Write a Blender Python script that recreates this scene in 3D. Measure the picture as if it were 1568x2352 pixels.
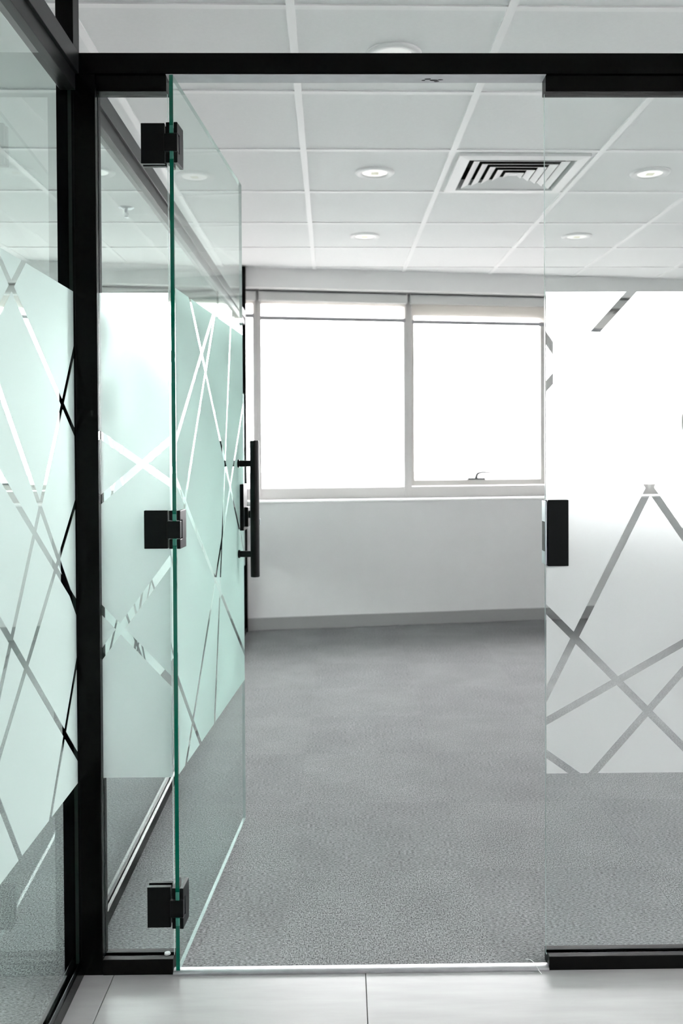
import bpy, bmesh, math, random
from mathutils import Matrix, Vector

random.seed(4)
for o in list(bpy.data.objects):
    bpy.data.objects.remove(o, do_unlink=True)
S = bpy.context.scene
COL = S.collection

# ------------------------------------------------------------------ camera
cd = bpy.data.cameras.new('camera')
cam = bpy.data.objects.new('camera', cd)
COL.objects.link(cam)
F_PX = 2125.0
cd.sensor_fit = 'VERTICAL'
cd.sensor_height = 36.0
cd.sensor_width = 24.0
cd.lens = F_PX / 2352.0 * 36.0
cd.shift_x = (784 - 815) / 2352.0
cd.shift_y = (1063 - 1176) / 2352.0
cd.clip_start = 0.02
cam.matrix_world = (Matrix.Translation((0, -2.1, 1.2)) @ Matrix.Rotation(-0.0132, 4, 'Z')
                    @ Matrix.Rotation(math.pi / 2 - 0.0155, 4, 'X') @ Matrix.Rotation(-0.005, 4, 'Z'))
cd.dof.use_dof = True
cd.dof.focus_distance = 2.15
cd.dof.aperture_fstop = 5.6
S.camera = cam

# ------------------------------------------------------------------ world: white overcast sky
w = bpy.data.worlds.new('overcast_sky')
S.world = w
w.use_nodes = True
bg = w.node_tree.nodes['Background']
bg.inputs[0].default_value = (1.0, 0.97, 0.98, 1)
bg.inputs[1].default_value = 10.5

S.view_settings.view_transform = 'Standard'
S.view_settings.look = 'None'
S.view_settings.gamma = 1.0
S.view_settings.use_curve_mapping = False
S.view_settings.exposure = 1.2

# ------------------------------------------------------------------ materials
def mat(name):
    m = bpy.data.materials.new(name)
    m.use_nodes = True
    nt = m.node_tree
    return m, nt, nt.nodes, nt.links

def principled(name, col, rough=0.5, metal=0.0, noise=0.0, nscale=60.0, bump=0.0, bscale=200.0, spec=0.5):
    m, nt, N, L = mat(name)
    p = N['Principled BSDF']
    p.inputs['Base Color'].default_value = (*col, 1)
    p.inputs['Roughness'].default_value = rough
    p.inputs['Metallic'].default_value = metal
    p.inputs['Specular IOR Level'].default_value = spec
    tc = N.new('ShaderNodeTexCoord')
    if noise:
        n = N.new('ShaderNodeTexNoise'); n.inputs['Scale'].default_value = nscale; n.inputs['Detail'].default_value = 4
        L.new(tc.outputs['Object'], n.inputs['Vector'])
        r = N.new('ShaderNodeMapRange')
        r.inputs[1].default_value = 0.3; r.inputs[2].default_value = 0.7
        r.inputs[3].default_value = 1 - noise; r.inputs[4].default_value = 1 + noise
        L.new(n.outputs['Fac'], r.inputs[0])
        mx = N.new('ShaderNodeMix'); mx.data_type = 'RGBA'; mx.blend_type = 'MULTIPLY'
        mx.inputs[0].default_value = 1
        mx.inputs[6].default_value = (*col, 1)
        L.new(r.outputs[0], mx.inputs[7])
        L.new(mx.outputs[2], p.inputs['Base Color'])
    if bump:
        n = N.new('ShaderNodeTexNoise'); n.inputs['Scale'].default_value = bscale; n.inputs['Detail'].default_value = 3
        L.new(tc.outputs['Object'], n.inputs['Vector'])
        b = N.new('ShaderNodeBump'); b.inputs['Strength'].default_value = bump; b.inputs['Distance'].default_value = 0.002
        L.new(n.outputs['Fac'], b.inputs['Height'])
        L.new(b.outputs[0], p.inputs['Normal'])
    return m

def glass(name, tint):
    m, nt, N, L = mat(name)
    N.remove(N['Principled BSDF'])
    t = N.new('ShaderNodeBsdfTransparent'); t.inputs[0].default_value = (*tint, 1)
    g = N.new('ShaderNodeBsdfGlossy'); g.inputs['Roughness'].default_value = 0.0
    g.inputs['Color'].default_value = (0.98, 1.0, 0.99, 1)
    fr = N.new('ShaderNodeFresnel'); fr.inputs['IOR'].default_value = 1.5
    geo = N.new('ShaderNodeNewGeometry')
    # inner faces see the same outside index on both sides
    inv = N.new('ShaderNodeMix'); inv.data_type = 'FLOAT'
    inv.inputs[2].default_value = 1.5; inv.inputs[3].default_value = 1.0
    L.new(geo.outputs['Backfacing'], inv.inputs[0])
    L.new(inv.outputs[0], fr.inputs['IOR'])
    mx = N.new('ShaderNodeMixShader')
    L.new(fr.outputs[0], mx.inputs[0]); L.new(t.outputs[0], mx.inputs[1]); L.new(g.outputs[0], mx.inputs[2])
    L.new(mx.outputs[0], N['Material Output'].inputs[0])
    return m

def film_mat(name, col, refr):
    m, nt, N, L = mat(name)
    N.remove(N['Principled BSDF'])
    tr = N.new('ShaderNodeBsdfTranslucent'); tr.inputs[0].default_value = (*col, 1)
    df = N.new('ShaderNodeBsdfDiffuse'); df.inputs[0].default_value = (*col, 1)
    rf = N.new('ShaderNodeBsdfRefraction'); rf.inputs['Color'].default_value = (*col, 1)
    rf.inputs['Roughness'].default_value = 0.52; rf.inputs['IOR'].default_value = 1.35
    a = N.new('ShaderNodeMixShader'); a.inputs[0].default_value = 0.32
    L.new(tr.outputs[0], a.inputs[1]); L.new(df.outputs[0], a.inputs[2])
    b = N.new('ShaderNodeMixShader'); b.inputs[0].default_value = refr
    L.new(a.outputs[0], b.inputs[1]); L.new(rf.outputs[0], b.inputs[2])
    L.new(b.outputs[0], N['Material Output'].inputs[0])
    return m

def sheer_mat(name, col, trans):
    m, nt, N, L = mat(name)
    N.remove(N['Principled BSDF'])
    tr = N.new('ShaderNodeBsdfTranslucent'); tr.inputs[0].default_value = (*col, 1)
    df = N.new('ShaderNodeBsdfDiffuse'); df.inputs[0].default_value = (*col, 1)
    tp = N.new('ShaderNodeBsdfTransparent')
    a = N.new('ShaderNodeMixShader'); a.inputs[0].default_value = 0.4
    L.new(tr.outputs[0], a.inputs[1]); L.new(df.outputs[0], a.inputs[2])
    b = N.new('ShaderNodeMixShader'); b.inputs[0].default_value = trans
    L.new(a.outputs[0], b.inputs[1]); L.new(tp.outputs[0], b.inputs[2])
    L.new(b.outputs[0], N['Material Output'].inputs[0])
    return m

def carpet_mat(name, stretch, dark, light):
    m, nt, N, L = mat(name)
    p = N['Principled BSDF']
    p.inputs['Roughness'].default_value = 0.95
    p.inputs['Specular IOR Level'].default_value = 0.15
    tc = N.new('ShaderNodeTexCoord')
    mp = N.new('ShaderNodeMapping'); mp.inputs['Scale'].default_value = stretch
    L.new(tc.outputs['Object'], mp.inputs[0])
    n = N.new('ShaderNodeTexNoise'); n.inputs['Scale'].default_value = 230; n.inputs['Detail'].default_value = 3
    n.inputs['Roughness'].default_value = 0.7
    L.new(mp.outputs[0], n.inputs['Vector'])
    n2 = N.new('ShaderNodeTexNoise'); n2.inputs['Scale'].default_value = 5; n2.inputs['Detail'].default_value = 2
    L.new(tc.outputs['Object'], n2.inputs['Vector'])
    cr = N.new('ShaderNodeValToRGB')
    cr.color_ramp.elements[0].position = 0.32; cr.color_ramp.elements[0].color = (*dark, 1)
    cr.color_ramp.elements[1].position = 0.68; cr.color_ramp.elements[1].color = (*light, 1)
    L.new(n.outputs['Fac'], cr.inputs[0])
    r = N.new('ShaderNodeMapRange'); r.inputs[1].default_value = 0.3; r.inputs[2].default_value = 0.7
    r.inputs[3].default_value = 0.93; r.inputs[4].default_value = 1.07
    L.new(n2.outputs['Fac'], r.inputs[0])
    mx = N.new('ShaderNodeMix'); mx.data_type = 'RGBA'; mx.blend_type = 'MULTIPLY'; mx.inputs[0].default_value = 1
    L.new(cr.outputs[0], mx.inputs[6]); L.new(r.outputs[0], mx.inputs[7])
    L.new(mx.outputs[2], p.inputs['Base Color'])
    b = N.new('ShaderNodeBump'); b.inputs['Strength'].default_value = 0.6; b.inputs['Distance'].default_value = 0.003
    L.new(n.outputs['Fac'], b.inputs['Height']); L.new(b.outputs[0], p.inputs['Normal'])
    return m

def porcelain_mat():
    m, nt, N, L = mat('porcelain')
    p = N['Principled BSDF']
    p.inputs['Roughness'].default_value = 0.28
    tc = N.new('ShaderNodeTexCoord')
    mp = N.new('ShaderNodeMapping'); mp.inputs['Scale'].default_value = (1.2, 9, 1)
    L.new(tc.outputs['Object'], mp.inputs[0])
    n = N.new('ShaderNodeTexNoise'); n.inputs['Scale'].default_value = 3.5; n.inputs['Detail'].default_value = 6
    L.new(mp.outputs[0], n.inputs['Vector'])
    cr = N.new('ShaderNodeValToRGB')
    cr.color_ramp.elements[0].position = 0.3; cr.color_ramp.elements[0].color = (0.25, 0.25, 0.248, 1)
    cr.color_ramp.elements[1].position = 0.7; cr.color_ramp.elements[1].color = (0.30, 0.30, 0.297, 1)
    L.new(n.outputs['Fac'], cr.inputs[0]); L.new(cr.outputs[0], p.inputs['Base Color'])
    return m

M = {}
M['black'] = principled('black_powder_coat', (0.0010, 0.0012, 0.0013), 0.22, spec=0.08)
M['black_side'] = principled('black_satin_coat', (0.006, 0.0065, 0.0068), 0.38, spec=0.5)
M['black_rail'] = principled('black_rail_coat', (0.0012, 0.0014, 0.0015), 0.5, spec=0.1)
M['black_matt'] = principled('black_hardware', (0.0015, 0.0024, 0.0026), 0.34, spec=0.15)
M['pelmet'] = principled('lightened_wall_paint', (0.78, 0.78, 0.78), 0.5, noise=0.01, nscale=8)  # wall paint lightened to stand in for light on the lintel
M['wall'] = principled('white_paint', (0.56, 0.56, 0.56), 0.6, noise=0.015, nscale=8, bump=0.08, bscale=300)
M['tile'] = principled('ceiling_board', (0.86, 0.865, 0.865), 0.85, noise=0.012, nscale=90, bump=0.25, bscale=420)
M['tbar'] = principled('white_grid_metal', (0.92, 0.92, 0.92), 0.45)
M['rear'] = principled('darkened_rear_wall', (0.15, 0.15, 0.15), 0.7, noise=0.03, nscale=6)  # invented dark tone, so the black frames reflect little light
M['head_strip'] = principled('grey_head_strip', (0.50, 0.50, 0.53), 0.45, noise=0.08, nscale=25)
M['ground'] = principled('darkened_ground', (0.09, 0.088, 0.086), 0.9, noise=0.1, nscale=0.2)  # kept dark to hold back light bounced up through the windows
M['slab'] = principled('concrete', (0.35, 0.35, 0.35), 0.9, noise=0.1, nscale=6)
M['base'] = principled('grey_baseboard', (0.24, 0.24, 0.24), 0.45)
M['sill'] = principled('white_sill', (0.86, 0.86, 0.85), 0.3)
M['upvc'] = principled('white_window_profile', (0.47, 0.46, 0.452), 0.45)
M['upvc2'] = principled('white_window_sash', (0.50, 0.485, 0.46), 0.45)
M['blind_case'] = principled('blind_metal', (0.62, 0.62, 0.61), 0.45)
M['blind_bar'] = principled('blind_bottom_bar', (0.30, 0.30, 0.31), 0.5)
M['fabric'] = sheer_mat('sheer_blind_fabric', (0.86, 0.83, 0.77), 0.45)
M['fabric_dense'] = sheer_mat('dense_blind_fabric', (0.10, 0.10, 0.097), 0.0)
M['steel'] = principled('brushed_aluminium', (0.58, 0.58, 0.60), 0.34, metal=1.0, noise=0.06, nscale=40)
M['grey_metal'] = principled('grey_metal', (0.42, 0.46, 0.48), 0.35, metal=0.6)
M['dark'] = principled('duct_dark', (0.03, 0.028, 0.024), 0.8)
M['white_metal'] = principled('white_metal', (0.85, 0.85, 0.85), 0.4)
M['lens'] = principled('opal_lens', (0.95, 0.94, 0.92), 0.3)
M['lens'].node_tree.nodes['Principled BSDF'].inputs['Emission Color'].default_value = (1, 0.98, 0.94, 1)
M['lens'].node_tree.nodes['Principled BSDF'].inputs['Emission Strength'].default_value = 0.12
M['led'] = principled('led_chip', (0.80, 0.78, 0.60), 0.4)
M['glass'] = glass('clear_glass', (0.975, 0.99, 0.985))
M['glass_green'] = glass('green_tinted_glass', (0.915, 0.975, 0.955))
M['window_glass'] = glass('window_glass', (0.985, 0.99, 0.99))
M['glass_edge'] = principled('green_glass_edge', (0.0, 0.085, 0.05), 0.12)
M['glass_edge_dark'] = principled('dark_glass_edge', (0.003, 0.009, 0.007), 0.3)
M['glass_edge_pale'] = principled('pale_glass_edge', (0.42, 0.50, 0.49), 0.12)
M['film'] = film_mat('frosted_film', (0.45, 0.46, 0.46), 0.24)  # one film throughout; the tones below differ to suit each pane's light
M['film_side'] = film_mat('side_frosted_film', (0.48, 0.55, 0.533), 0.13)
M['film_narrow'] = film_mat('narrow_frosted_film', (0.60, 0.655, 0.645), 0.24)  # same film, brightened in colour for the narrow pane
M['film_door'] = film_mat('door_frosted_film', (0.50, 0.605, 0.58), 0.0)  # same film, mint tint stands for light coming through the green glass
M['gasket'] = principled('green_gasket', (0.03, 0.16, 0.12), 0.3)
M['dark_lever'] = principled('dark_lever', (0.06, 0.065, 0.068), 0.4)
M['clear_plastic'] = principled('clear_washer', (0.55, 0.56, 0.56), 0.15)
M['strand'] = principled('white_strand', (0.9, 0.9, 0.9), 0.4)
M['grime'] = principled('grime', (0.05, 0.05, 0.055), 0.8)
CA = ((0.032, 0.034, 0.035), (0.325, 0.33, 0.333))
M['carpet_a'] = carpet_mat('carpet_lengthwise', (1.25, 0.7, 1), *CA)
M['carpet_b'] = carpet_mat('carpet_crosswise', (0.55, 1.35, 1), (0.042, 0.044, 0.045), (0.30, 0.304, 0.308))
M['porcelain'] = porcelain_mat()
M['grout'] = principled('grout', (0.22, 0.22, 0.215), 0.9)

# ------------------------------------------------------------------ mesh helpers
def box(bm, x0, x1, y0, y1, z0, z1, bevel=0.0):
    if x0 > x1: x0, x1 = x1, x0
    if y0 > y1: y0, y1 = y1, y0
    if z0 > z1: z0, z1 = z1, z0
    vs = [bm.verts.new(p) for p in ((x0, y0, z0), (x1, y0, z0), (x1, y1, z0), (x0, y1, z0),
                                    (x0, y0, z1), (x1, y0, z1), (x1, y1, z1), (x0, y1, z1))]
    fs = [bm.faces.new([vs[i] for i in q]) for q in
          ((3, 2, 1, 0), (4, 5, 6, 7), (0, 1, 5, 4), (1, 2, 6, 5), (2, 3, 7, 6), (3, 0, 4, 7))]
    if bevel:
        es = list({e for f_ in fs for e in f_.edges})
        bmesh.ops.bevel(bm, geom=es, offset=bevel, segments=2, affect='EDGES', profile=0.5)
    return fs

def prism(bm, poly, z0, z1):
    """poly: ccw list of (x,y)"""
    a = [bm.verts.new((x, y, z0)) for x, y in poly]
    b = [bm.verts.new((x, y, z1)) for x, y in poly]
    bm.faces.new(list(reversed(a))); bm.faces.new(b)
    n = len(poly)
    for i in range(n):
        j = (i + 1) % n
        bm.faces.new((a[i], a[j], b[j], b[i]))

def tube(bm, p0, p1, r0, r1=None, seg=20):
    p0 = Vector(p0); p1 = Vector(p1); r1 = r0 if r1 is None else r1
    d = (p1 - p0)
    mt = Matrix.Translation((p0 + p1) / 2) @ d.to_track_quat('Z', 'Y').to_matrix().to_4x4()
    bmesh.ops.create_cone(bm, cap_ends=True, segments=seg, radius1=r0, radius2=r1, depth=d.length, matrix=mt)

def lathe(bm, prof, seg=40):
    """prof: list of (r,z); r==0 closes"""
    rings = []
    for r, z in prof:
        if r < 1e-6:
            rings.append([bm.verts.new((0, 0, z))])
        else:
            rings.append([bm.verts.new((r * math.cos(2 * math.pi * k / seg), r * math.sin(2 * math.pi * k / seg), z)) for k in range(seg)])
    for A, B in zip(rings, rings[1:]):
        for k in range(seg):
            j = (k + 1) % seg
            if len(A) == 1 and len(B) > 1: bm.faces.new((A[0], B[k], B[j]))
            elif len(B) == 1 and len(A) > 1: bm.faces.new((A[k], B[0], A[j]))
            elif len(A) > 1: bm.faces.new((A[k], B[k], B[j], A[j]))

def obj(name, bm, m, parent=None, smooth=False, fix=True):
    if fix: bmesh.ops.recalc_face_normals(bm, faces=bm.faces)
    me = bpy.data.meshes.new(name)
    bm.to_mesh(me); bm.free()
    for x in (m if isinstance(m, (list, tuple)) else [m]):
        me.materials.append(M[x] if isinstance(x, str) else x)
    if smooth:
        me.polygons.foreach_set('use_smooth', [True] * len(me.polygons))
        try: me.set_sharp_from_angle(angle=math.radians(40))
        except Exception: pass
    o = bpy.data.objects.new(name, me)
    COL.objects.link(o)
    if parent: o.parent = parent
    return o

def quick(name, m, boxes, parent=None, bevel=0.0):
    bm = bmesh.new()
    for b in boxes: box(bm, *b, bevel=bevel)
    return obj(name, bm, m, parent)

def empty(name, loc=(0, 0, 0), rz=0.0, parent=None):
    o = bpy.data.objects.new(name, None)
    o.empty_display_size = 0.1
    o.location = loc; o.rotation_euler = (0, 0, rz)
    COL.objects.link(o)
    if parent: o.parent = parent
    return o

def tag(o, label=None, cat=None, group=None, kind=None):
    if label: o['label'] = label
    if cat: o['category'] = cat
    if group: o['group'] = group
    if kind: o['kind'] = kind
    return o

def struct(o, label=None):
    o['kind'] = 'structure'
    if label: o['label'] = label
    return o

def copy_tree(o, parent=None):
    c = o.copy(); COL.objects.link(c)
    if parent:
        c.parent = parent
    for ch in [x for x in bpy.data.objects if x.parent == o]:
        copy_tree(ch, c)
    return c

def clip(poly, a, b, c):
    """keep a*x+b*y<=c"""
    out = []
    n = len(poly)
    for i in range(n):
        p, q = poly[i], poly[(i + 1) % n]
        dp, dq = a * p[0] + b * p[1] - c, a * q[0] + b * q[1] - c
        if dp <= 0: out.append(p)
        if (dp < 0 < dq) or (dq < 0 < dp):
            t = dp / (dp - dq)
            out.append((p[0] + t * (q[0] - p[0]), p[1] + t * (q[1] - p[1])))
    return out

def area(poly):
    return 0.5 * sum(poly[i][0] * poly[(i + 1) % len(poly)][1] - poly[(i + 1) % len(poly)][0] * poly[i][1] for i in range(len(poly)))

# ------------------------------------------------------------------ room frame
CEIL = 2.39
WA = math.atan(0.16)                                  # the window wall stands 9 degrees off the partition
WD = (math.cos(WA), math.sin(WA)); WN = (-math.sin(WA), math.cos(WA))
W0 = (0.0, 4.15 - 0.16 * 0.33)
WALL_C = WN[0] * W0[0] + WN[1] * W0[1]
XL, XR, YB = -4.0, 3.4, -5.0
SILL, HEAD = 0.857, 2.265
PX = -0.61                                            # glass plane of the side partition

def clip_room(poly):
    poly = clip(poly, WN[0], WN[1], WALL_C - 0.001)
    if len(poly) > 2: poly = clip(poly, 1, 0, XR)
    if len(poly) > 2: poly = clip(poly, -1, 0, -XL)
    if len(poly) > 2: poly = clip(poly, 0, -1, -YB)
    return poly

# ---- floor
floor = quick('floor', 'grout', [(XL - 0.2, XR + 0.2, YB - 0.2, 5.4, -0.06, -0.0025)])
struct(floor, 'floor slab under grey carpet tiles and pale porcelain tiles')

def carpet(x0, x1, y0, y1):
    poly = clip([(x0, y0), (x1, y0), (x1, y1), (x0, y1)], WN[0], WN[1], WALL_C - 0.012)
    return poly if len(poly) > 2 and area(poly) > 0.002 else None

CP = 0.505
for j in range(-4, 10):
    y0 = 0.006 + CP * j
    for i in range(-8, 7):
        x0 = 0.352 + CP * i
        x1, y1 = x0 + CP, y0 + CP
        if y1 > 5.2 or x0 >= XR: continue
        for side in (0, 1):
            a, b = max(x0, XL), min(x1, XR)
            if side == 0: b = min(b, PX)
            else: a = max(a, PX)
            yy0 = y0
            if side == 1:
                if y1 <= 0.03: continue
                yy0 = max(y0, 0.028)
            if b - a < 0.01 or y1 - yy0 < 0.01: continue
            poly = carpet(a + 0.0002, b - 0.0002, yy0 + 0.0002, y1 - 0.0002)
            if not poly: continue
            bm = bmesh.new(); prism(bm, poly, -0.002, 0.00015 * ((i * 7 + j * 3) % 3))
            obj('carpet_tile', bm, 'carpet_a' if (i + j) % 2 else 'carpet_b', floor)

for j in range(0, 9):
    y1 = 0.012 if j == 0 else -0.35 - 0.6 * (j - 1)
    y0 = -0.35 - 0.6 * j
    for x0, x1 in ((PX, -0.528), (-0.528, 0.046), (0.046, 1.246), (1.246, 2.446), (2.446, XR)):
        if x1 - x0 < 0.02: continue
        bm = bmesh.new(); box(bm, x0 + 0.0012, x1 - 0.0012, max(y0, YB) + 0.0012, y1 - 0.0012, -0.0022, 0.0)
        obj('porcelain_tile', bm, 'porcelain', floor)

# ---- added ground far below the windows, darkened to cut light on the ceiling
bm = bmesh.new(); bmesh.ops.create_circle(bm, cap_ends=True, segments=48, radius=600.0)
gr = obj('ground', bm, 'ground'); gr.location = (0, 0, -14.0); struct(gr, 'added ground outside, far below the windows, darkened to limit light on the ceiling')

# ---- ceiling
ceiling = quick('ceiling', 'slab', [(XL - 0.2, XR + 0.2, YB - 0.2, 5.4, 2.62, 2.70)])
struct(ceiling, 'suspended grid ceiling of white square tiles')
GA = 0.013
G0 = (-0.143, 1.016)
def gp(i, j):
    c, s = math.cos(GA), math.sin(GA)
    return (G0[0] + 0.6 * (i * c - j * s), G0[1] + 0.6 * (i * s + j * c))
TB = 0.012 / 0.6
DIFF = (1, 1)
for j in range(-11, 7):
    for i in range(-8, 7):
        e = 0.003 / 0.6
        poly = clip_room([gp(i + e, j + e), gp(i + 1 - e, j + e), gp(i + 1 - e, j + 1 - e), gp(i + e, j + 1 - e)])
        if len(poly) < 3 or area(poly) < 0.0006: continue
        bm = bmesh.new()
        if (i, j) == DIFF:
            h = 0.235 / 0.6
            for r in (((e, e), (1 - e, 0.5 - h)), ((e, 0.5 + h), (1 - e, 1 - e)), ((e, 0.5 - h), (0.5 - h, 0.5 + h)), ((0.5 + h, 0.5 - h), (1 - e, 0.5 + h))):
                (a, b), (c, d) = r
                prism(bm, [gp(i + a, j + b), gp(i + c, j + b), gp(i + c, j + d), gp(i + a, j + d)], CEIL + 0.005, CEIL + 0.018)
        else:
            prism(bm, poly, CEIL + 0.005, CEIL + 0.018)
        obj('ceiling_tile', bm, 'tile', ceiling)
for i in range(-8, 8):
    poly = clip_room([gp(i - TB, -11), gp(i + TB, -11), gp(i + TB, 7), gp(i - TB, 7)])
    if len(poly) > 2 and area(poly) > 0.001:
        bm = bmesh.new(); prism(bm, poly, CEIL, CEIL + 0.0048); obj('grid_runner', bm, 'tbar', ceiling)
for j in range(-11, 8):
    for i in range(-8, 7):
        poly = clip_room([gp(i + TB, j - TB), gp(i + 1 - TB, j - TB), gp(i + 1 - TB, j + TB), gp(i + TB, j + TB)])
        if len(poly) > 2 and area(poly) > 0.001:
            bm = bmesh.new(); prism(bm, poly, CEIL + 0.0006, CEIL + 0.0048); obj('grid_cross_tee', bm, 'tbar', ceiling)

# ---- solid walls
wlb = bmesh.new()
box(wlb, XL - 0.22, XL, YB - 0.15, 3.6, -0.06, SILL - 0.014); box(wlb, XL - 0.22, XL, YB - 0.15, 3.6, HEAD, 2.62)
box(wlb, XL - 0.22, XL, YB - 0.15, 0.3, SILL - 0.014, HEAD); box(wlb, XL - 0.22, XL, 2.5, 3.6, SILL - 0.014, HEAD)  # gap left for the added fill windows
wl = obj('wall_left', wlb, 'wall'); struct(wl, 'white wall at the far side of the neighbouring room, with added window openings')
wrb = bmesh.new()
box(wrb, XR, XR + 0.22, YB - 0.15, 5.0, -0.06, SILL - 0.014); box(wrb, XR, XR + 0.22, YB - 0.15, 5.0, HEAD, 2.62)
box(wrb, XR, XR + 0.22, YB - 0.15, -4.7, SILL - 0.014, HEAD); box(wrb, XR, XR + 0.22, -0.3, 0.6, SILL - 0.014, HEAD); box(wrb, XR, XR + 0.22, 1.7, 5.0, SILL - 0.014, HEAD)  # gaps left for the added fill windows
wr = obj('wall_right', wrb, 'wall'); struct(wr, 'white wall closing the room and corridor on the right')

def local_root(name, loc, rz):
    return empty(name, (loc[0], loc[1], 0), rz)

MI = [-0.557 + 1.04 * k for k in range(-3, 4)]         # mullion lines along the window wall
wb = bmesh.new()
box(wb, -4.4, 3.9, 0, 0.22, -0.06, SILL - 0.014)
box(wb, -4.4, 3.9, 0.06, 0.22, HEAD, 2.62)
box(wb, -4.4, MI[0] - 0.03, 0, 0.22, SILL - 0.014, HEAD)
box(wb, MI[-1] + 0.03, 3.9, 0, 0.22, SILL - 0.014, HEAD)
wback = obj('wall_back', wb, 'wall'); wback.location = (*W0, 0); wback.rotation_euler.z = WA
struct(wback, 'white window wall behind the glass partition')
bb = quick('baseboard_back', 'base', [(-4.2, 3.7, -0.013, -0.0005, 0.0005, 0.084)], bevel=0.003)
bb.location = (*W0, 0); bb.rotation_euler.z = WA; struct(bb, 'grey baseboard below the windows')
sl = quick('trim_1', 'sill', [(MI[0] - 0.03, MI[-1] + 0.03, -0.012, 0.20, SILL - 0.0138, SILL)], bevel=0.003)
sl.location = (*W0, 0); sl.rotation_euler.z = WA; struct(sl, 'white window sill')

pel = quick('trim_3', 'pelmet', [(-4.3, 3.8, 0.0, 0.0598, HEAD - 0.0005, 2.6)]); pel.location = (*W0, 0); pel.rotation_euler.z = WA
struct(pel, 'white pelmet band between the windows and the ceiling')

def make_window(n, a, b, root, opening):
    """a, b: mullion lines; the frame profile is 56 mm wide on the lines"""
    r = empty('window_%d' % n, root.location, root.rotation_euler.z)
    struct(r)
    v0, v1 = 0.15, 0.20
    h = 0.0275
    zb, zt = 0.933, 2.182
    quick('frame_jamb', 'upvc', [(a, a + h, v0, v1, SILL + 0.0005, HEAD - 0.0005)], r, 0.002)
    quick('frame_jamb', 'upvc', [(b - h, b, v0, v1, SILL + 0.0005, HEAD - 0.0005)], r, 0.002)
    quick('frame_rail', 'upvc', [(a + h, b - h, v0 + 0.001, v1, SILL + 0.0005, zb)], r, 0.002)
    quick('frame_rail', 'upvc', [(a + h, b - h, v0 + 0.001, v1, zt, HEAD - 0.0005)], r, 0.002)
    x0, x1 = a + h, b - h
    if opening:
        s0 = v0 + 0.012
        bm = bmesh.new()
        k = 0.04
        box(bm, x0 + 0.004, x0 + 0.022, s0, v1 - 0.005, zb + 0.004, zt - 0.004, 0.002)
        box(bm, x1 - k, x1 - 0.004, s0, v1 - 0.005, zb + 0.004, zt - 0.004, 0.002)
        box(bm, x0 + 0.022, x1 - k, s0, v1 - 0.005, zb + 0.004, zb + 0.044, 0.002)
        box(bm, x0 + 0.022, x1 - k, s0, v1 - 0.005, zt - 0.06, zt - 0.004, 0.002)
        obj('sash', bm, 'upvc2', r)
        quick('glass_pane', 'window_glass', [(x0 + 0.018, x1 - k + 0.004, v0 + 0.03, v0 + 0.036, zb + 0.04, zt - 0.056)], r)
        # lever handle on the lower sash rail
        c = (x0 + x1) / 2 - 0.02
        bm = bmesh.new()
        box(bm, c - 0.068, c + 0.058, s0 - 0.012, s0 + 0.02, zb + 0.044, zb + 0.056, 0.002)
        pts = [(c - 0.010, zb + 0.050), (c - 0.008, zb + 0.068), (c - 0.002, zb + 0.082), (c + 0.012, zb + 0.092), (c + 0.04, zb + 0.0955), (c + 0.095, zb + 0.094)]
        for k_, (p, q) in enumerate(zip(pts, pts[1:])):
            ra = 0.0115 - 0.0012 * k_
            tube(bm, (p[0], s0 - 0.012, p[1]), (q[0], s0 - 0.012, q[1]), ra, ra - 0.001, 10)
        o = obj('handle', bm, 'dark_lever', r, True)
    else:
        quick('glass_pane', 'window_glass', [(x0 - 0.003, x1 + 0.003, v0 + 0.025, v0 + 0.031, zb - 0.003, zt + 0.003)], r)
    return r

for k in range(6):
    make_window(k + 1, MI[k], MI[k + 1], wback, opening=(k % 3 == 1))

# corridor: unseen end wall made dark for reflections, window bands added as fill light
wrear = quick('wall_rear', 'rear', [(-4.2, 4.2, YB - 0.2, YB, -0.06, 2.62)]); struct(wrear, 'unseen wall closing the corridor behind the viewer, made dark for the frame reflections')
wroot = empty('frame_root', (XR, 0, 0), -math.pi / 2)  # unseen windows added on the right to brighten the corridor
for k in range(4):
    make_window(k + 7, 0.3 + 1.1 * k, 1.4 + 1.1 * k, wroot, False)
make_window(11, -1.7, -0.6, wroot, False)  # one more added out of view, fill light for the room
bpy.data.objects.remove(wroot)
wroot = empty('frame_root', (XL, 0, 0), math.pi / 2)  # unseen windows added to the neighbouring room for extra fill light
for k in range(2):
    make_window(k + 12, 0.3 + 1.1 * k, 1.4 + 1.1 * k, wroot, False)
bpy.data.objects.remove(wroot)

# ------------------------------------------------------------------ frosted film with clear cut lines
LINE_W = 0.0165
def film_pieces(rect, lines, width=LINE_W):
    x0, x1, z0, z1 = rect
    polys = [[(x0, z0), (x1, z0), (x1, z1), (x0, z1)]]
    for (p, q) in lines:
        dx, dz = q[0] - p[0], q[1] - p[1]
        L = math.hypot(dx, dz); nx, nz = -dz / L, dx / L
        c = nx * p[0] + nz * p[1]
        out = []
        for po in polys:
            a = clip(po, nx, nz, c - width / 2)
            b = clip(po, -nx, -nz, -(c + width / 2))
            for s in (a, b):
                if len(s) > 2 and abs(area(s)) > 1e-6: out.append(s)
        polys = out
    return polys

def add_film(pane, pieces, place, m='film'):
    for po in pieces:
        bm = bmesh.new()
        bm.faces.new([bm.verts.new(place(u, z)) for u, z in po])
        obj('frosted_film_piece', bm, m, pane, fix=False)

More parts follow.
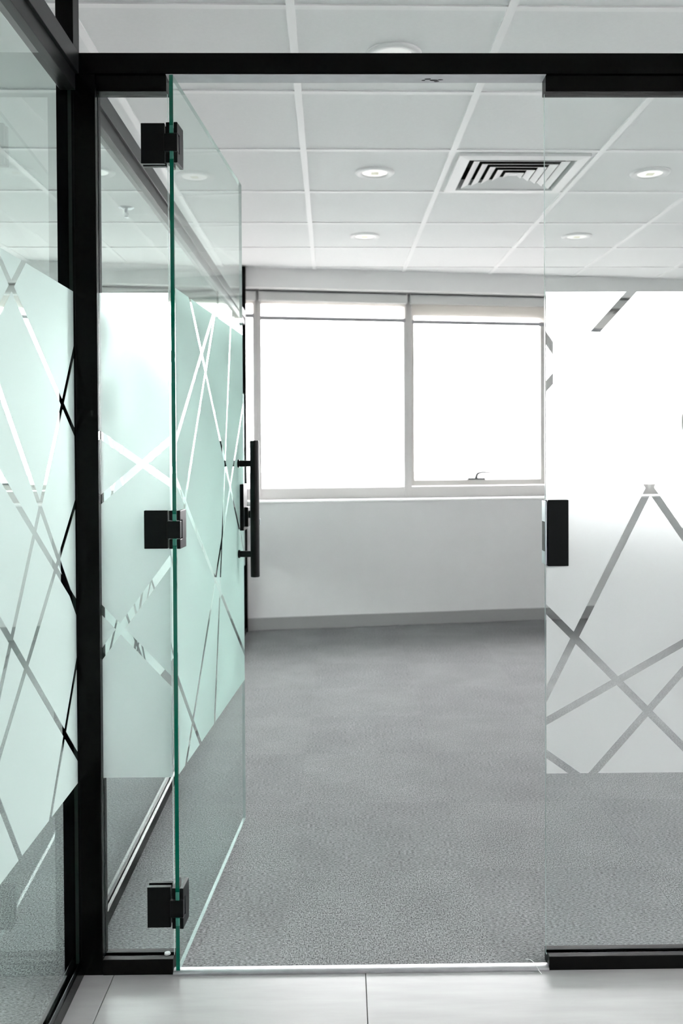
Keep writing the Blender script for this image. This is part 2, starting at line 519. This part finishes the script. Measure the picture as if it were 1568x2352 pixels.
RIGHT = [((0.665, 1.558), (0.481, 1.356)), ((0.48, 1.432), (0.709, 1.102)), ((0.755, 1.204), (0.531, 0.759)),
         ((0.473, 0.821), (0.701, 0.59)), ((0.472, 0.572), (0.783, 0.747)), ((0.57, 0.442), (0.701, 0.59)),
         ((0.472, 0.489), (0.534, 0.445))]
NARROW = [((-0.546, 1.229), (-0.457, 1.167)), ((-0.554, 1.085), (-0.401, 1.215)), ((-0.553, 0.834), (-0.401, 0.674)),
          ((-0.554, 0.731), (-0.403, 0.935))]
LEFT = [((-0.445, 1.527), (-0.09, 1.298)), ((-0.34, 1.552), (-0.427, 1.478)), ((-0.013, 1.405), (-0.426, 0.852)),
        ((-0.442, 1.280), (-0.018, 0.854)), ((-0.01, 1.069), (-0.459, 0.69)), ((-0.453, 0.879), (-0.013, 0.514)),
        ((-0.005, 0.711), (-0.209, 0.438)), ((-0.463, 0.548), (-0.379, 0.433))]
DOOR = [((0.15, 1.561), (0.648, 1.088)), ((0.415, 1.561), (0.006, 1.226)), ((0.438, 1.565), (0.085, 1.084)),
        ((0.673, 1.57), (0.412, 0.509)), ((0.873, 1.334), (0.073, 0.46)), ((0.014, 1.12), (0.843, 0.564)),
        ((0.008, 0.67), (0.222, 0.464))]
FZ0, FZ1 = 0.447, 1.557

def slab_pane(name, axis, a0, a1, c0, c1, z0, z1, parent, m='glass', edge='glass_edge_pale'):
    """glass slab; the narrow faces carry the edge material"""
    bm = bmesh.new()
    if axis == 'X': fs = box(bm, a0, a1, c0, c1, z0, z1)
    else: fs = box(bm, c0, c1, a0, a1, z0, z1)
    bmesh.ops.recalc_face_normals(bm, faces=bm.faces)
    for f_ in fs:
        n = f_.normal
        wide = abs(n.y) > 0.5 if axis == 'X' else abs(n.x) > 0.5
        f_.material_index = 0 if wide else 1
    return obj(name, bm, [m, edge], parent, fix=False)

# ------------------------------------------------------------------ front partition
BZ0, BZ1 = 2.045, 2.092
CH = 2.008
front = struct(empty('wall_front', (0, 0, 0)), 'front glass partition with black metal frame and frosted panels')
quick('top_beam', 'black', [(-0.600, XR - 0.002, 0.0, 0.050, BZ0, BZ1)], front, 0.0012)
quick('corner_post', 'black', [(-0.6057, -0.553, 0.001, 0.049, 0.0005, BZ0)], front, 0.0012)
quick('glazing_channel', 'black', [(-0.553, -0.394, 0.006, 0.044, CH, BZ0)], front, 0.001)
quick('glazing_channel', 'black', [(0.4645, XR - 0.002, 0.006, 0.044, CH, BZ0)], front, 0.001)
bm = bmesh.new()
box(bm, -0.553, -0.393, 0.000, 0.018, 0.0005, 0.036, 0.0012); box(bm, -0.553, -0.393, 0.030, 0.048, 0.0005, 0.036, 0.0012)
box(bm, -0.553, -0.393, 0.018, 0.030, 0.0005, 0.030)
obj('bottom_rail', bm, 'black_rail', front)
bm = bmesh.new()
box(bm, 0.4675, XR - 0.002, 0.000, 0.018, -0.002, 0.031, 0.0012); box(bm, 0.4675, XR - 0.002, 0.030, 0.048, -0.002, 0.031, 0.0012)
box(bm, 0.4675, XR - 0.002, 0.018, 0.030, -0.002, 0.026)
obj('bottom_rail', bm, 'black_rail', front)
quick('mid_post', 'black', [(1.86, 1.91, 0.001, 0.049, 0.0005, CEIL - 0.001)], front, 0.0012)
GY0, GY1 = 0.020, 0.028
np_ = slab_pane('glass_pane', 'X', -0.553, -0.3945, GY0, GY1, 0.030, CH + 0.01, front)
add_film(np_, film_pieces((-0.5525, -0.3955, FZ0, FZ1), NARROW), lambda u, z: (u, GY0 - 0.0006, z), 'film_narrow')
rp = slab_pane('glass_pane', 'X', 0.4650, 1.860, GY0, GY1, 0.026, CH + 0.01, front)
rl = RIGHT
add_film(rp, film_pieces((0.4665, 1.86, FZ0, FZ1), rl), lambda u, z: (u, GY0 - 0.0006, z))
rp2 = slab_pane('glass_pane', 'X', 1.910, XR - 0.002, GY0, GY1, 0.026, CH + 0.01, front)
add_film(rp2, film_pieces((1.911, XR - 0.003, FZ0, FZ1), [((p[0] + 1.5, p[1]), (q[0] + 1.5, q[1])) for p, q in RIGHT]), lambda u, z: (u, GY0 - 0.0006, z))
# strike box on the edge of the right pane
bm = bmesh.new()
box(bm, 0.4672, 0.5152, 0.004, 0.0197, 0.9285, 1.0800, 0.0015)
box(bm, 0.4672, 0.5152, 0.0283, 0.044, 0.9285, 1.0800, 0.0015)
sb = obj('strike_box', bm, 'black_matt', front)
bm = bmesh.new()
box(bm, 0.4615, 0.4648, 0.006, 0.042, 0.932, 1.077, 0.0008)
obj('strike_plate', bm, 'grey_metal', sb)
quick('latch_slot', 'dark', [(0.4612, 0.4616, 0.010, 0.038, 0.962, 1.030)], sb)
# little washer on the short rail
bm = bmesh.new()
bmesh.ops.create_cone(bm, cap_ends=True, segments=24, radius1=0.0075, radius2=0.0065, depth=0.003, matrix=Matrix.Translation((-0.4104, 0.0235, 0.0375)))
obj('rail_washer', bm, 'clear_plastic', front, True)
# dried grime on the beam's underside
bm = bmesh.new()
for (x, y, r) in ((0.200, 0.026, 0.006), (0.214, 0.033, 0.007), (0.228, 0.030, 0.004), (0.190, 0.034, 0.004), (0.219, 0.040, 0.005)):
    poly = [(x + r * 1.4 * math.cos(t * 0.785) * random.uniform(.6, 1.2), y + r * .7 * math.sin(t * 0.785) * random.uniform(.6, 1.2)) for t in range(8)]
    prism(bm, poly, BZ0 - 0.0016, BZ0 - 0.00125)
obj('grime_spot', bm, 'grime', front)

quick('door_head_strip', 'head_strip', [(-0.394, 0.4645, 0.002, 0.049, BZ0 - 0.0012, BZ0 - 0.0001)], front)
# ---- threshold strip
bm = bmesh.new()
prof = [(-0.004, 0.0), (-0.004, 0.003), (-0.002, 0.0055), (0.004, 0.0068), (0.012, 0.0074), (0.019, 0.0064), (0.026, 0.003), (0.028, 0.0008), (0.028, 0.0)]
a = [bm.verts.new((-0.393, y, z + 0.0006)) for y, z in prof]; b = [bm.verts.new((0.4672, y, z + 0.0006)) for y, z in prof]
for i in range(len(prof) - 1): bm.faces.new((a[i], b[i], b[i + 1], a[i + 1]))
bm.faces.new(a); bm.faces.new(list(reversed(b))); bm.faces.new((a[0], a[-1], b[-1], b[0]))
th = obj('trim_2', bm, 'steel', None, True); struct(th, 'silver aluminium threshold strip in the doorway')

# ------------------------------------------------------------------ side partition (runs from beside the viewer to the window wall)
Y_END = 4.15 - 0.16 * 0.33 + 0.16 * PX - 0.006
side = struct(empty('wall_side', (PX, 0, 0), 0.0095), 'side glass partition with black frame and frosted panels')
LX0, LX1 = -0.028, 0.022
quick('top_beam', 'black_side', [(LX0, LX1, YB + 0.002, -0.0005, BZ0, BZ1)], side, 0.0012)
quick('top_beam', 'black_side', [(LX0, LX1, 0.0505, Y_END - 0.045, BZ0, BZ1)], side, 0.0012)
quick('glazing_channel', 'black_side', [(-0.020, 0.014, YB + 0.002, -0.0005, CH, BZ0)], side, 0.001)
quick('glazing_channel', 'black_side', [(-0.020, 0.014, 0.0505, Y_END - 0.045, CH, BZ0)], side, 0.001)
quick('corner_post', 'black', [(-0.030, 0.0095, 0.000, 0.050, 0.0005, CEIL - 0.001)], side, 0.0012)
quick('end_post', 'black', [(-0.012, 0.020, Y_END - 0.045, Y_END - 0.010, 0.0005, CEIL - 0.001)], side, 0.0012)
for (y0, y1) in ((YB + 0.002, -0.0005), (0.0505, Y_END - 0.045)):
    bm = bmesh.new()
    box(bm, -0.015, -0.006, y0, y1, 0.0012, 0.036, 0.0012); box(bm, 0.0055, 0.015, y0, y1, 0.0012, 0.036, 0.0012)
    box(bm, -0.006, 0.0055, y0, y1, 0.0012, 0.028)
    obj('bottom_rail', bm, 'black', side)
def side_pane(y0, y1, lines):
    p = slab_pane('glass_pane', 'Y', y0, y1, -0.004, 0.004, 0.028, CH + 0.01, side, 'glass_green', 'glass_edge_dark')
    add_film(p, film_pieces((y0 + 0.0008, y1 - 0.0008, FZ0 - 0.004, FZ1), lines), lambda u, z: (0.0046, u, z), 'film_side')
    return p
def shift(lines, d, flip=None):
    return [((p[0] + d, p[1]), (q[0] + d, q[1])) if flip is None else ((flip - p[0], p[1]), (flip - q[0], q[1])) for p, q in lines]
side_pane(-1.60, -0.0005, LEFT + shift(LEFT[:3], -0.6))
side_pane(-3.20, -1.603, shift(LEFT, -1.9))
span = (Y_END - 0.045 - 0.0505) / 3
for k in range(3):
    y0 = 0.0505 + k * span
    pat = shift(LEFT, 0, flip=y0 + 0.05) + shift(LEFT[2:6], y0 + 1.15)
    side_pane(y0 + 0.0015, y0 + span - 0.0015, pat)

# ------------------------------------------------------------------ the glass door, standing open into the room
DA = math.radians(3.813)
door = struct(empty('door_1', (-0.382, 0.0, 0.0), math.pi / 2 - DA), 'frameless glass door standing open, with black hinges and bar handle')
# local frame: +x along the door from the hinge edge, +y towards the left (room inside face), -y towards the opening
DL, DZ0, DZ1 = 0.876, 0.0095, 2.043
T = 0.0045
bm = bmesh.new(); fs = box(bm, 0.0, DL, -T, T, DZ0, DZ1)
bmesh.ops.recalc_face_normals(bm, faces=bm.faces)
for f_ in fs:
    n = f_.normal
    f_.material_index = 0 if abs(n.y) > 0.5 else (1 if n.x < -0.5 else 2)
dp = obj('glass_pane', bm, ['glass_green', 'glass_edge', 'glass_edge_pale'], door, fix=False)
add_film(dp, film_pieces((0.003, DL - 0.003, FZ0 + 0.012, FZ1 + 0.008), DOOR), lambda u, z: (u, -T - 0.0006, z), 'film_door')

INV = None
def door_hinge(zc, h):
    hg = empty('hinge', (0, 0, zc), 0, door)
    rot = -(math.pi / 2 - DA)
    def world_box(name, x0, x1, y0, y1, z0, z1, bev):
        # plate that stays square to the front partition (given relative to the hinge edge)
        bm = bmesh.new(); box(bm, x0, x1, y0, y1, z0, z1, bev)
        bmesh.ops.transform(bm, matrix=Matrix.Rotation(rot, 4, 'Z'), verts=bm.verts)
        return obj(name, bm, 'black_matt', hg)
    ox = 0.382
    world_box('fixed_plate', -0.4525 + ox, -0.3990 + ox, 0.007, 0.0197, -h, h, 0.0012)
    world_box('fixed_plate', -0.4525 + ox, -0.3990 + ox, 0.0283, 0.041, -h, h, 0.0012)
    world_box('knuckle', -0.3992 + ox, -0.3690 + ox, -0.001, 0.040, -0.0195, 0.0195, 0.001)
    for s in (-1, 1):
        bm = bmesh.new()
        y0, y1 = (T + 0.0003, T + 0.0085) if s > 0 else (-T - 0.0085, -T - 0.0003)
        box(bm, 0.001, 0.058, y0, y1, 0.0215, h, 0.001)
        box(bm, 0.001, 0.058, y0, y1, -h, -0.0215, 0.001)
        box(bm, 0.022, 0.058, y0, y1, -0.0225, 0.0225)
        obj('clamp_plate', bm, 'black_matt', hg)
    bm = bmesh.new()
    box(bm, 0.0005, 0.006, -T + 0.0003, T - 0.0003, 0.0205, h - 0.008, 0.001); box(bm, 0.0005, 0.006, -T + .0003, T - .0003, -h + 0.008, -0.0205, 0.001)
    bmesh.ops.translate(bm, verts=bm.verts, vec=(-0.003, 0, 0))
    obj('gasket', bm, 'gasket', hg)
for zc, h in ((1.892, 0.0455), (1.0175, 0.0435), (0.1515, 0.0465)):
    door_hinge(zc, h)

def bar_handle(sgn):
    hd = empty('pull_handle', (0.776, 0, 0), 0, door)
    yb = sgn * 0.057
    bm = bmesh.new(); tube(bm, (0, yb, 0.803), (0, yb, 1.226), 0.0142, seg=32)
    es = [e for e in bm.edges if all(len(f_.verts) > 4 or True for f_ in e.link_faces) and any(len(f_.verts) > 8 for f_ in e.link_faces)]
    bmesh.ops.bevel(bm, geom=es, offset=0.0012, segments=2, affect='EDGES')
    obj('bar', bm, 'black_matt', hd, True)
    for z in (1.155, 0.874):
        bm = bmesh.new()
        tube(bm, (0, sgn * (T + 0.0009), z), (0, sgn * (T + 0.006), z), 0.0125, seg=24)
        tube(bm, (0, sgn * (T + 0.004), z), (0, yb, z), 0.0098, seg=24)
        obj('standoff', bm, 'black_matt', hd, True)
bar_handle(-1); bar_handle(1)

lk = empty('lock', (0.842, 0, 1.0165), 0, door)
for s in (-1, 1):
    y0, y1 = (T + 0.0009, T + 0.0125) if s > 0 else (-T - 0.0125, -T - 0.0003)
    bm = bmesh.new(); box(bm, -0.036, 0.030, y0, y1, -0.073, 0.073, 0.0015); obj('lock_case', bm, 'black_matt', lk)
    y2 = y1 + 0.011 if s > 0 else y0 - 0.011
    ya = y1 if s > 0 else y0
    bm = bmesh.new(); box(bm, -0.018, 0.018, ya, y2, -0.062, 0.0, 0.0012); obj('cylinder_block', bm, 'black_matt', lk)
    bm = bmesh.new(); tube(bm, (0, y2, -0.024), (0, y2 + s * 0.006, -0.024), 0.012, seg=20); obj('cylinder_rose', bm, 'black_matt', lk, True)
bm = bmesh.new(); box(bm, -0.003, 0.003, -0.064, -T - 0.028, -0.058, -0.038, 0.001); obj('thumb_turn', bm, 'grey_metal', lk)

# ------------------------------------------------------------------ roller blinds
def blind(k, drop, label):
    a, b = MI[k] + 0.012, MI[k + 1] - 0.012
    r = empty('roller_blind', (*W0, 0), WA)
    # origin at the head of the window opening, middle of the blind
    c = (a + b) / 2
    r.location = (W0[0] + WD[0] * c + WN[0] * 0.118, W0[1] + WD[1] * c + WN[1] * 0.118, HEAD)
    hw = (b - a) / 2
    quick('cassette', 'blind_case', [(-hw, hw, -0.022, 0.024, -0.072, -0.010)], r, 0.006)
    quick('bracket', 'blind_case', [(-hw - 0.003, -hw, -0.016, 0.018, -0.066, -0.0005)], r)
    quick('bracket', 'blind_case', [(hw, hw + 0.003, -0.016, 0.018, -0.066, -0.0005)], r)
    bm = bmesh.new()
    bm.faces.new([bm.verts.new(p) for p in ((-hw + 0.012, 0.0, -0.070), (hw - 0.012, 0.0, -0.070), (hw - 0.012, 0.0, -drop + 0.012), (-hw + 0.012, 0.0, -drop + 0.012))])
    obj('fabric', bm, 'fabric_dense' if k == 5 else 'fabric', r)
    quick('bottom_bar', 'blind_bar', [(-hw + 0.010, hw - 0.010, -0.006, 0.006, -drop, -drop + 0.025)], r, 0.003)
    return tag(r, label, 'blind', 'roller blinds on the window wall')
BL = [(0, 0.24, 'white roller blind at the far left end of the window wall'),
      (1, 0.22, 'white roller blind in the neighbouring room, second from its left end'),
      (2, 0.185, 'narrow sliver of white roller blind seen just left of the first window mullion'),
      (3, 0.198, 'thin pulled-up white roller blind above the wide plain window beside the door handle'),
      (4, 0.206, 'cream-toned pulled-up roller blind above the window with the lever handle'),
      (5, 0.243, 'white roller blind behind the right frosted panel, hanging lowest')]
for k, d, lb in BL: 
    if k > 0: blind(k, d, lb)

# ------------------------------------------------------------------ downlights
def make_downlight():
    r = empty('ceiling_downlight', (0, 0, 0))
    bm = bmesh.new()
    lathe(bm, [(0.085, 0.0), (0.085, -0.003), (0.081, -0.0075), (0.073, -0.0095), (0.060, -0.0085), (0.055, -0.004), (0.055, 0.0), (0.085, 0.0)])
    obj('trim_ring', bm, 'white_metal', r, True)
    bm = bmesh.new(); lathe(bm, [(0.0, -0.0062), (0.03, -0.006), (0.0545, -0.0045), (0.0545, -0.0005), (0, -0.0005)]); obj('lens', bm, 'lens', r, True)
    bm = bmesh.new(); box(bm, -0.016, 0.016, -0.016, 0.016, -0.0068, -0.0058); obj('led_module', bm, 'led', r)
    return r
LABELS = {(0, -1): 'round downlight half hidden by the top of the black door beam',
          (0, 1): 'bright round downlight in the middle of the room, left of the air diffuser',
          (0, 3): 'small far downlight between the middle downlight and the window wall',
          (2, 1): 'round downlight right of the air diffuser, seen through the right glass pane',
          (2, 3): 'small far downlight seen through the right glass pane, nearest the window wall',
          (-2, 1): 'downlight in the neighbouring room seen through the narrow fixed pane beside the black post'}
proto = None
for jj in (-1, 1, 3):
    for ii in (-4, -2, 0, 2, 4):
        x, y = gp(ii + 0.5, jj + 0.5)
        if not (XL < x < XR): continue
        if (ii, jj) not in LABELS: continue
        o = proto if proto and False else None
        if proto is None: proto = o = make_downlight()
        else: o = copy_tree(proto)
        o.location = (x, y, CEIL + 0.0049)
        tag(o, LABELS[(ii, jj)], 'downlight', 'round ceiling downlights')

# ------------------------------------------------------------------ square air diffuser
dx, dy = gp(DIFF[0] + 0.5, DIFF[1] + 0.5)
df = empty('air_diffuser', (dx, dy, CEIL + 0.005), GA)
tag(df, 'square white ceiling air diffuser with nested louvres above the doorway', 'air vent')
bm = bmesh.new()
o_, i_ = 0.268, 0.205
def ring_frame(bm, ro, zo, ri, zi, th=0.002):
    """square ring sloping from half size ro at zo to ri at zi, with thickness"""
    def sq(r, z): return [bm.verts.new((sx * r, sy * r, z)) for sx, sy in ((-1, -1), (1, -1), (1, 1), (-1, 1))]
    A, B, C, D = sq(ro, zo), sq(ri, zi), sq(ri, zi + th), sq(ro, zo + th)
    for P, Q in ((A, B), (B, C), (C, D), (D, A)):
        for k in range(4):
            j = (k + 1) % 4
            bm.faces.new((P[k], P[j], Q[j], Q[k]))
ring_frame(bm, o_, -0.013, 0.222, -0.017, 0.012)
ring_frame(bm, 0.222, -0.017, 0.214, 0.03, 0.004)
obj('outer_frame', bm, 'white_metal', df)
for k in range(5):
    ro = 0.200 - 0.040 * k
    bm = bmesh.new(); ring_frame(bm, ro, -0.015, ro - 0.029, -0.006, 0.0024); obj('louvre', bm, 'white_metal', df)
bm = bmesh.new(); box(bm, -0.016, 0.016, -0.016, 0.016, -0.010, -0.006); obj('core_plate', bm, 'white_metal', df)
bm = bmesh.new(); box(bm, -0.213, 0.213, -0.213, 0.213, 0.085, 0.088)
for s in (-1, 1):
    box(bm, s * 0.213, s * 0.2135, -0.213, 0.213, 0.031, 0.086); box(bm, -0.213, 0.213, s * 0.213, s * 0.2135, 0.031, 0.086)
obj('duct_box', bm, 'dark', df)

# ------------------------------------------------------------------ sprinkler
x, y = gp(-1.5, 2.5)
sp = empty('fire_sprinkler', (x, y, CEIL + 0.005))
tag(sp, 'small pendant fire sprinkler on the ceiling behind the narrow fixed pane', 'sprinkler')
bm = bmesh.new(); lathe(bm, [(0.0, -0.008), (0.016, -0.008), (0.030, -0.006), (0.038, -0.002), (0.038, 0.0), (0, 0)]); obj('escutcheon', bm, 'grey_metal', sp, True)
bm = bmesh.new(); tube(bm, (0, 0, -0.007), (0, 0, -0.025), 0.008, seg=14)
for s in (-1, 1):
    tube(bm, (s * 0.006, 0, -0.022), (s * 0.009, 0, -0.034), 0.002, seg=8); tube(bm, (s * 0.009, 0, -0.034), (s * 0.002, 0, -0.048), 0.002, seg=8)
obj('frame_arms', bm, 'grey_metal', sp, True)
bm = bmesh.new(); tube(bm, (0, 0, -0.024), (0, 0, -0.046), 0.0022, seg=8); obj('bulb', bm, 'grey_metal', sp, True)
bm = bmesh.new(); tube(bm, (0, 0, -0.048), (0, 0, -0.0495), 0.014, seg=18); obj('deflector', bm, 'grey_metal', sp, True)

# ------------------------------------------------------------------ loose strand at the threshold
bm = bmesh.new()
pts = [(0.4225, 0.046, 0.0015), (0.430, 0.026, 0.0105), (0.437, 0.010, 0.0105), (0.443, -0.008, 0.003), (0.447, -0.016, 0.0008)]
for p, q in zip(pts, pts[1:]): tube(bm, p, q, 0.0006, seg=6)
tag(obj('plastic_strand', bm, 'strand'), 'thin white plastic strand lying across the threshold near the right pane', 'strand')
